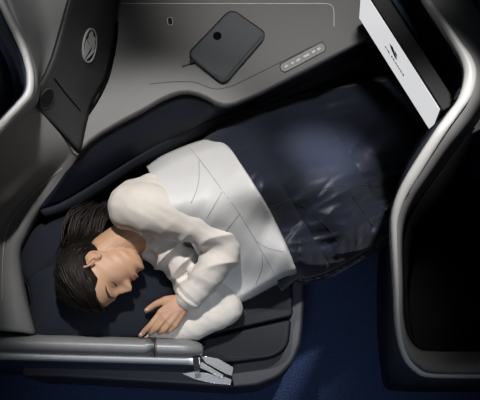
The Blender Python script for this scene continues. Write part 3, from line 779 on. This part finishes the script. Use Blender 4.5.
for k in range(90):
    a = random.random(); b = random.random(); zt = .585 + .06 * random.random()
    p0 = hw(random.uniform(-.01, .06), random.uniform(-.11, -.05), random.uniform(-.03, .08))
    pts = [p0, P(60 + 40 * a, 234 + 14 * b, zt + .01), P(66 + 42 * a, 212 + 10 * b, zt), P(82 + 36 * a + 8 * b, 199 + 14 * b, zt - .015)]
    r0 = random.uniform(.0014, .003); q = resample(pts, 26)
    q = [p + Vector((noise.noise(p * 18 + Vector((k, 0, 0))), noise.noise(p * 18 + Vector((0, k, 0))), 0)) * .004 for p in q]
    tube_into(hair_bm, q, [r0 * max(.08, min(1, i / 6) * min(1, (25 - i) / 8)) for i in range(26)], seg=6, caps=False)
hr = from_bm('hair', hair_bm, M['hair'], person); hr['label'] = 'long dark brown hair swept back'

# ------------------------------------------------------------------ duvet: navy quilt with its pale lining folded over
def seg_d(p, a, b):
    ap = Vector((p[0] - a[0], p[1] - a[1])); ab = Vector((b[0] - a[0], b[1] - a[1]))
    t = max(0, min(1, ap.dot(ab) / ab.length_squared)); return (ap - ab * t).length, t
def duvet_z(x, y):
    z = .525
    def bump(a, b, ra, rb, ha, hb):
        d, t = seg_d((x, y), a, b); r = ra + (rb - ra) * t; h = ha + (hb - ha) * t
        return h * math.exp(-(d / r) ** 2 * 1.1)
    vals = [bump((165, 205), (262, 180), 58, 60, .262, .25), bump((262, 182), (330, 180), 58, 50, .25, .18), bump((330, 180), (405, 130), 50, 40, .18, .10), bump((262, 190), (325, 214), 54, 46, .23, .16), bump((225, 215), (282, 246), 52, 46, .20, .19)]
    s = sum(v ** 4 for v in vals) ** .25
    return z + s
ZW = []
quilt = empty('duvet', P(300, 190, .5), 'navy quilted duvet with white lining folded back over the sleeper', 'duvet')
topc = [(196, 150), (204, 136), (214, 126), (232, 112), (262, 103), (310, 92), (370, 82), (426, 72)]
botc = [(282, 292), (299, 279), (308, 279), (330, 272), (352, 260), (372, 248), (388, 237), (412, 222)]
NU, NV = 150, 120
TT = resample([Vector((*p, 0)) for p in topc], NU); BB = resample([Vector((*p, 0)) for p in botc], NU)
# top and bottom lines follow the fold at the head side and the foot at the other
rows = []
for j in range(NV + 1):
    v = j / NV; r = []
    for i in range(NU):
        q = TT[i].lerp(BB[i], v); x, y = q.x, q.y
        bow = math.sin(PI * v) * (1 - i / NU) * 10; x += bow * .6; y -= bow * .3
        z = duvet_z(x, y) + .012
        e = min(1, v / .10); z = .50 + (z - .50) * math.sqrt(max(0, 1 - (1 - e) ** 2)) if v < .10 else z
        if v > .9:
            e = (1 - v) / .1; z = .49 + (z - .49) * math.sqrt(max(0, 1 - (1 - e) ** 2)) - .0
        # quilting channels, two diagonal families
        a1 = (x * .80 + y * .60) / 62.0; a2 = (x * .86 - y * .51) / 74.0
        for a in (a1, a2):
            fr = abs(a - round(a)); z += .012 * (min(1, fr / .22) ** .5 - 1)
        # wrinkles, strongest towards the open edge
        m = .25 + 1.0 * max(0, min(1, (v - .5) / .3))
        n1 = noise.noise(Vector((x * .020 + y * .035, y * .010 - x * .03, 2.0))); n2 = noise.noise(Vector((x * .020 + y * .075, y * .02 - x * .01, 5.0)))
        if x < 300: m *= max(0, min(1, (i / NU - .12) / .15))
        z += m * (.012 * (1 - 2.2 * abs(n1)) + .011 * (1 - 2.2 * abs(n2)))
        if v > .80: z += .0012 * math.sin(x * .6 + 5 * n1) * math.sin(PI * (v - .80) / .20)
        r.append(P(x, y, z))
    rows.append(r)
top_rows = rows
bm = grid_bm(rows); qd = from_bm('quilt', bm, M['duvet'], quilt)
# make the outside face up
if sum(p.normal.z for p in qd.data.polygons) < 0: qd.data.flip_normals()
solid(qd, .012); qd.modifiers[-1].offset = -1
tq = bvh(qd)
for l in ([(318, 118), (328, 127), (342, 139), (362, 150), (385, 161), (402, 172)], [(362, 149), (364, 165), (368, 182), (376, 205)], [(384, 160), (388, 172), (394, 186)],
          [(266, 108), (290, 128), (318, 158), (352, 196), (372, 226)], [(240, 150), (272, 134), (310, 108)], [(276, 206), (300, 196), (340, 186), (384, 186)], [(300, 205), (322, 222), (340, 244)]):
    stroke('quilting_seam', tq, l, .0013, M['navyseam'], qd, n=40, lift=-.0002)
# rolled hem along the open edge
hem = [P(299, 279, .502), P(308, 280, .50), P(330, 273.5, .497), P(352, 261.5, .497), P(372, 249.5, .497), P(388, 238.5, .495), P(402, 230, .49)]
bm = bmesh.new(); hq = resample(hem, 60); tube_into(bm, [p + Vector((0, 0, .001 * math.sin(i * 1.3))) for i, p in enumerate(hq)], [.012 + .0008 * math.sin(i * 1.9) for i in range(60)], seg=12)
from_bm('hem', bm, M['duvet'], quilt)
# pale lining, folded over
ltop = [(146, 166), (160, 156), (176, 148.5), (196, 141), (212, 137), (219, 137), (226, 142), (229, 147)]
lbot = [(228, 307), (240, 304), (252, 299), (264, 292.5), (276, 286), (288, 280), (296, 276.5), (299, 274)]
NU, NV = 90, 110
TT = resample([Vector((*p, 0)) for p in ltop], NU); BB = resample([Vector((*p, 0)) for p in lbot], NU)
rows = []
for j in range(NV + 1):
    v = j / NV; r = []
    for i in range(NU):
        q = TT[i].lerp(BB[i], v); x, y = q.x, q.y; u = i / (NU - 1)
        bow = math.sin(PI * v); x += bow * 5 * u; y -= bow * 2 * u
        z = duvet_z(x, y) + .032
        e = min(1, (1 - u) / .06); 
        z -= .024 * (1 - math.sqrt(max(0, 1 - (1 - min(1, (1 - u) / .09)) ** 2)))
        if v < .08: z = .52 + (z - .52) * math.sqrt(max(0, 1 - (1 - v / .08) ** 2))
        if v > .94: z = .505 + (z - .505) * math.sqrt(max(0, 1 - (1 - (1 - v) / .06) ** 2))
        n1 = noise.noise(Vector((x * .022, y * .022, 9))); n2 = noise.noise(Vector((x * .07 + y * .03, y * .04, 4)))
        z += .008 * n1 + .004 * n2
        r.append(P(x, y, z))
    rows.append(r)
bm = grid_bm(rows); ln = from_bm('lining', bm, M['lining'], quilt); ln['label'] = 'silver white folded-over lining'
if sum(p.normal.z for p in ln.data.polygons) < 0: ln.data.flip_normals()
solid(ln, .016)
tln = bvh(ln)
for l in ([(188, 146), (203, 164), (222, 190), (239, 213), (254, 238), (268, 262), (280, 284)], [(199, 160), (199, 178), (196, 192), (191, 203)],
          [(222, 192), (214, 206), (207, 218)], [(240, 214), (230, 226), (222, 238)], [(262, 254), (262, 268), (256, 284)], [(256, 241), (268, 248), (284, 252)]):
    stroke('quilting_seam', tln, l, .0011, M['quiltseam'], ln, n=40, lift=-.0002)
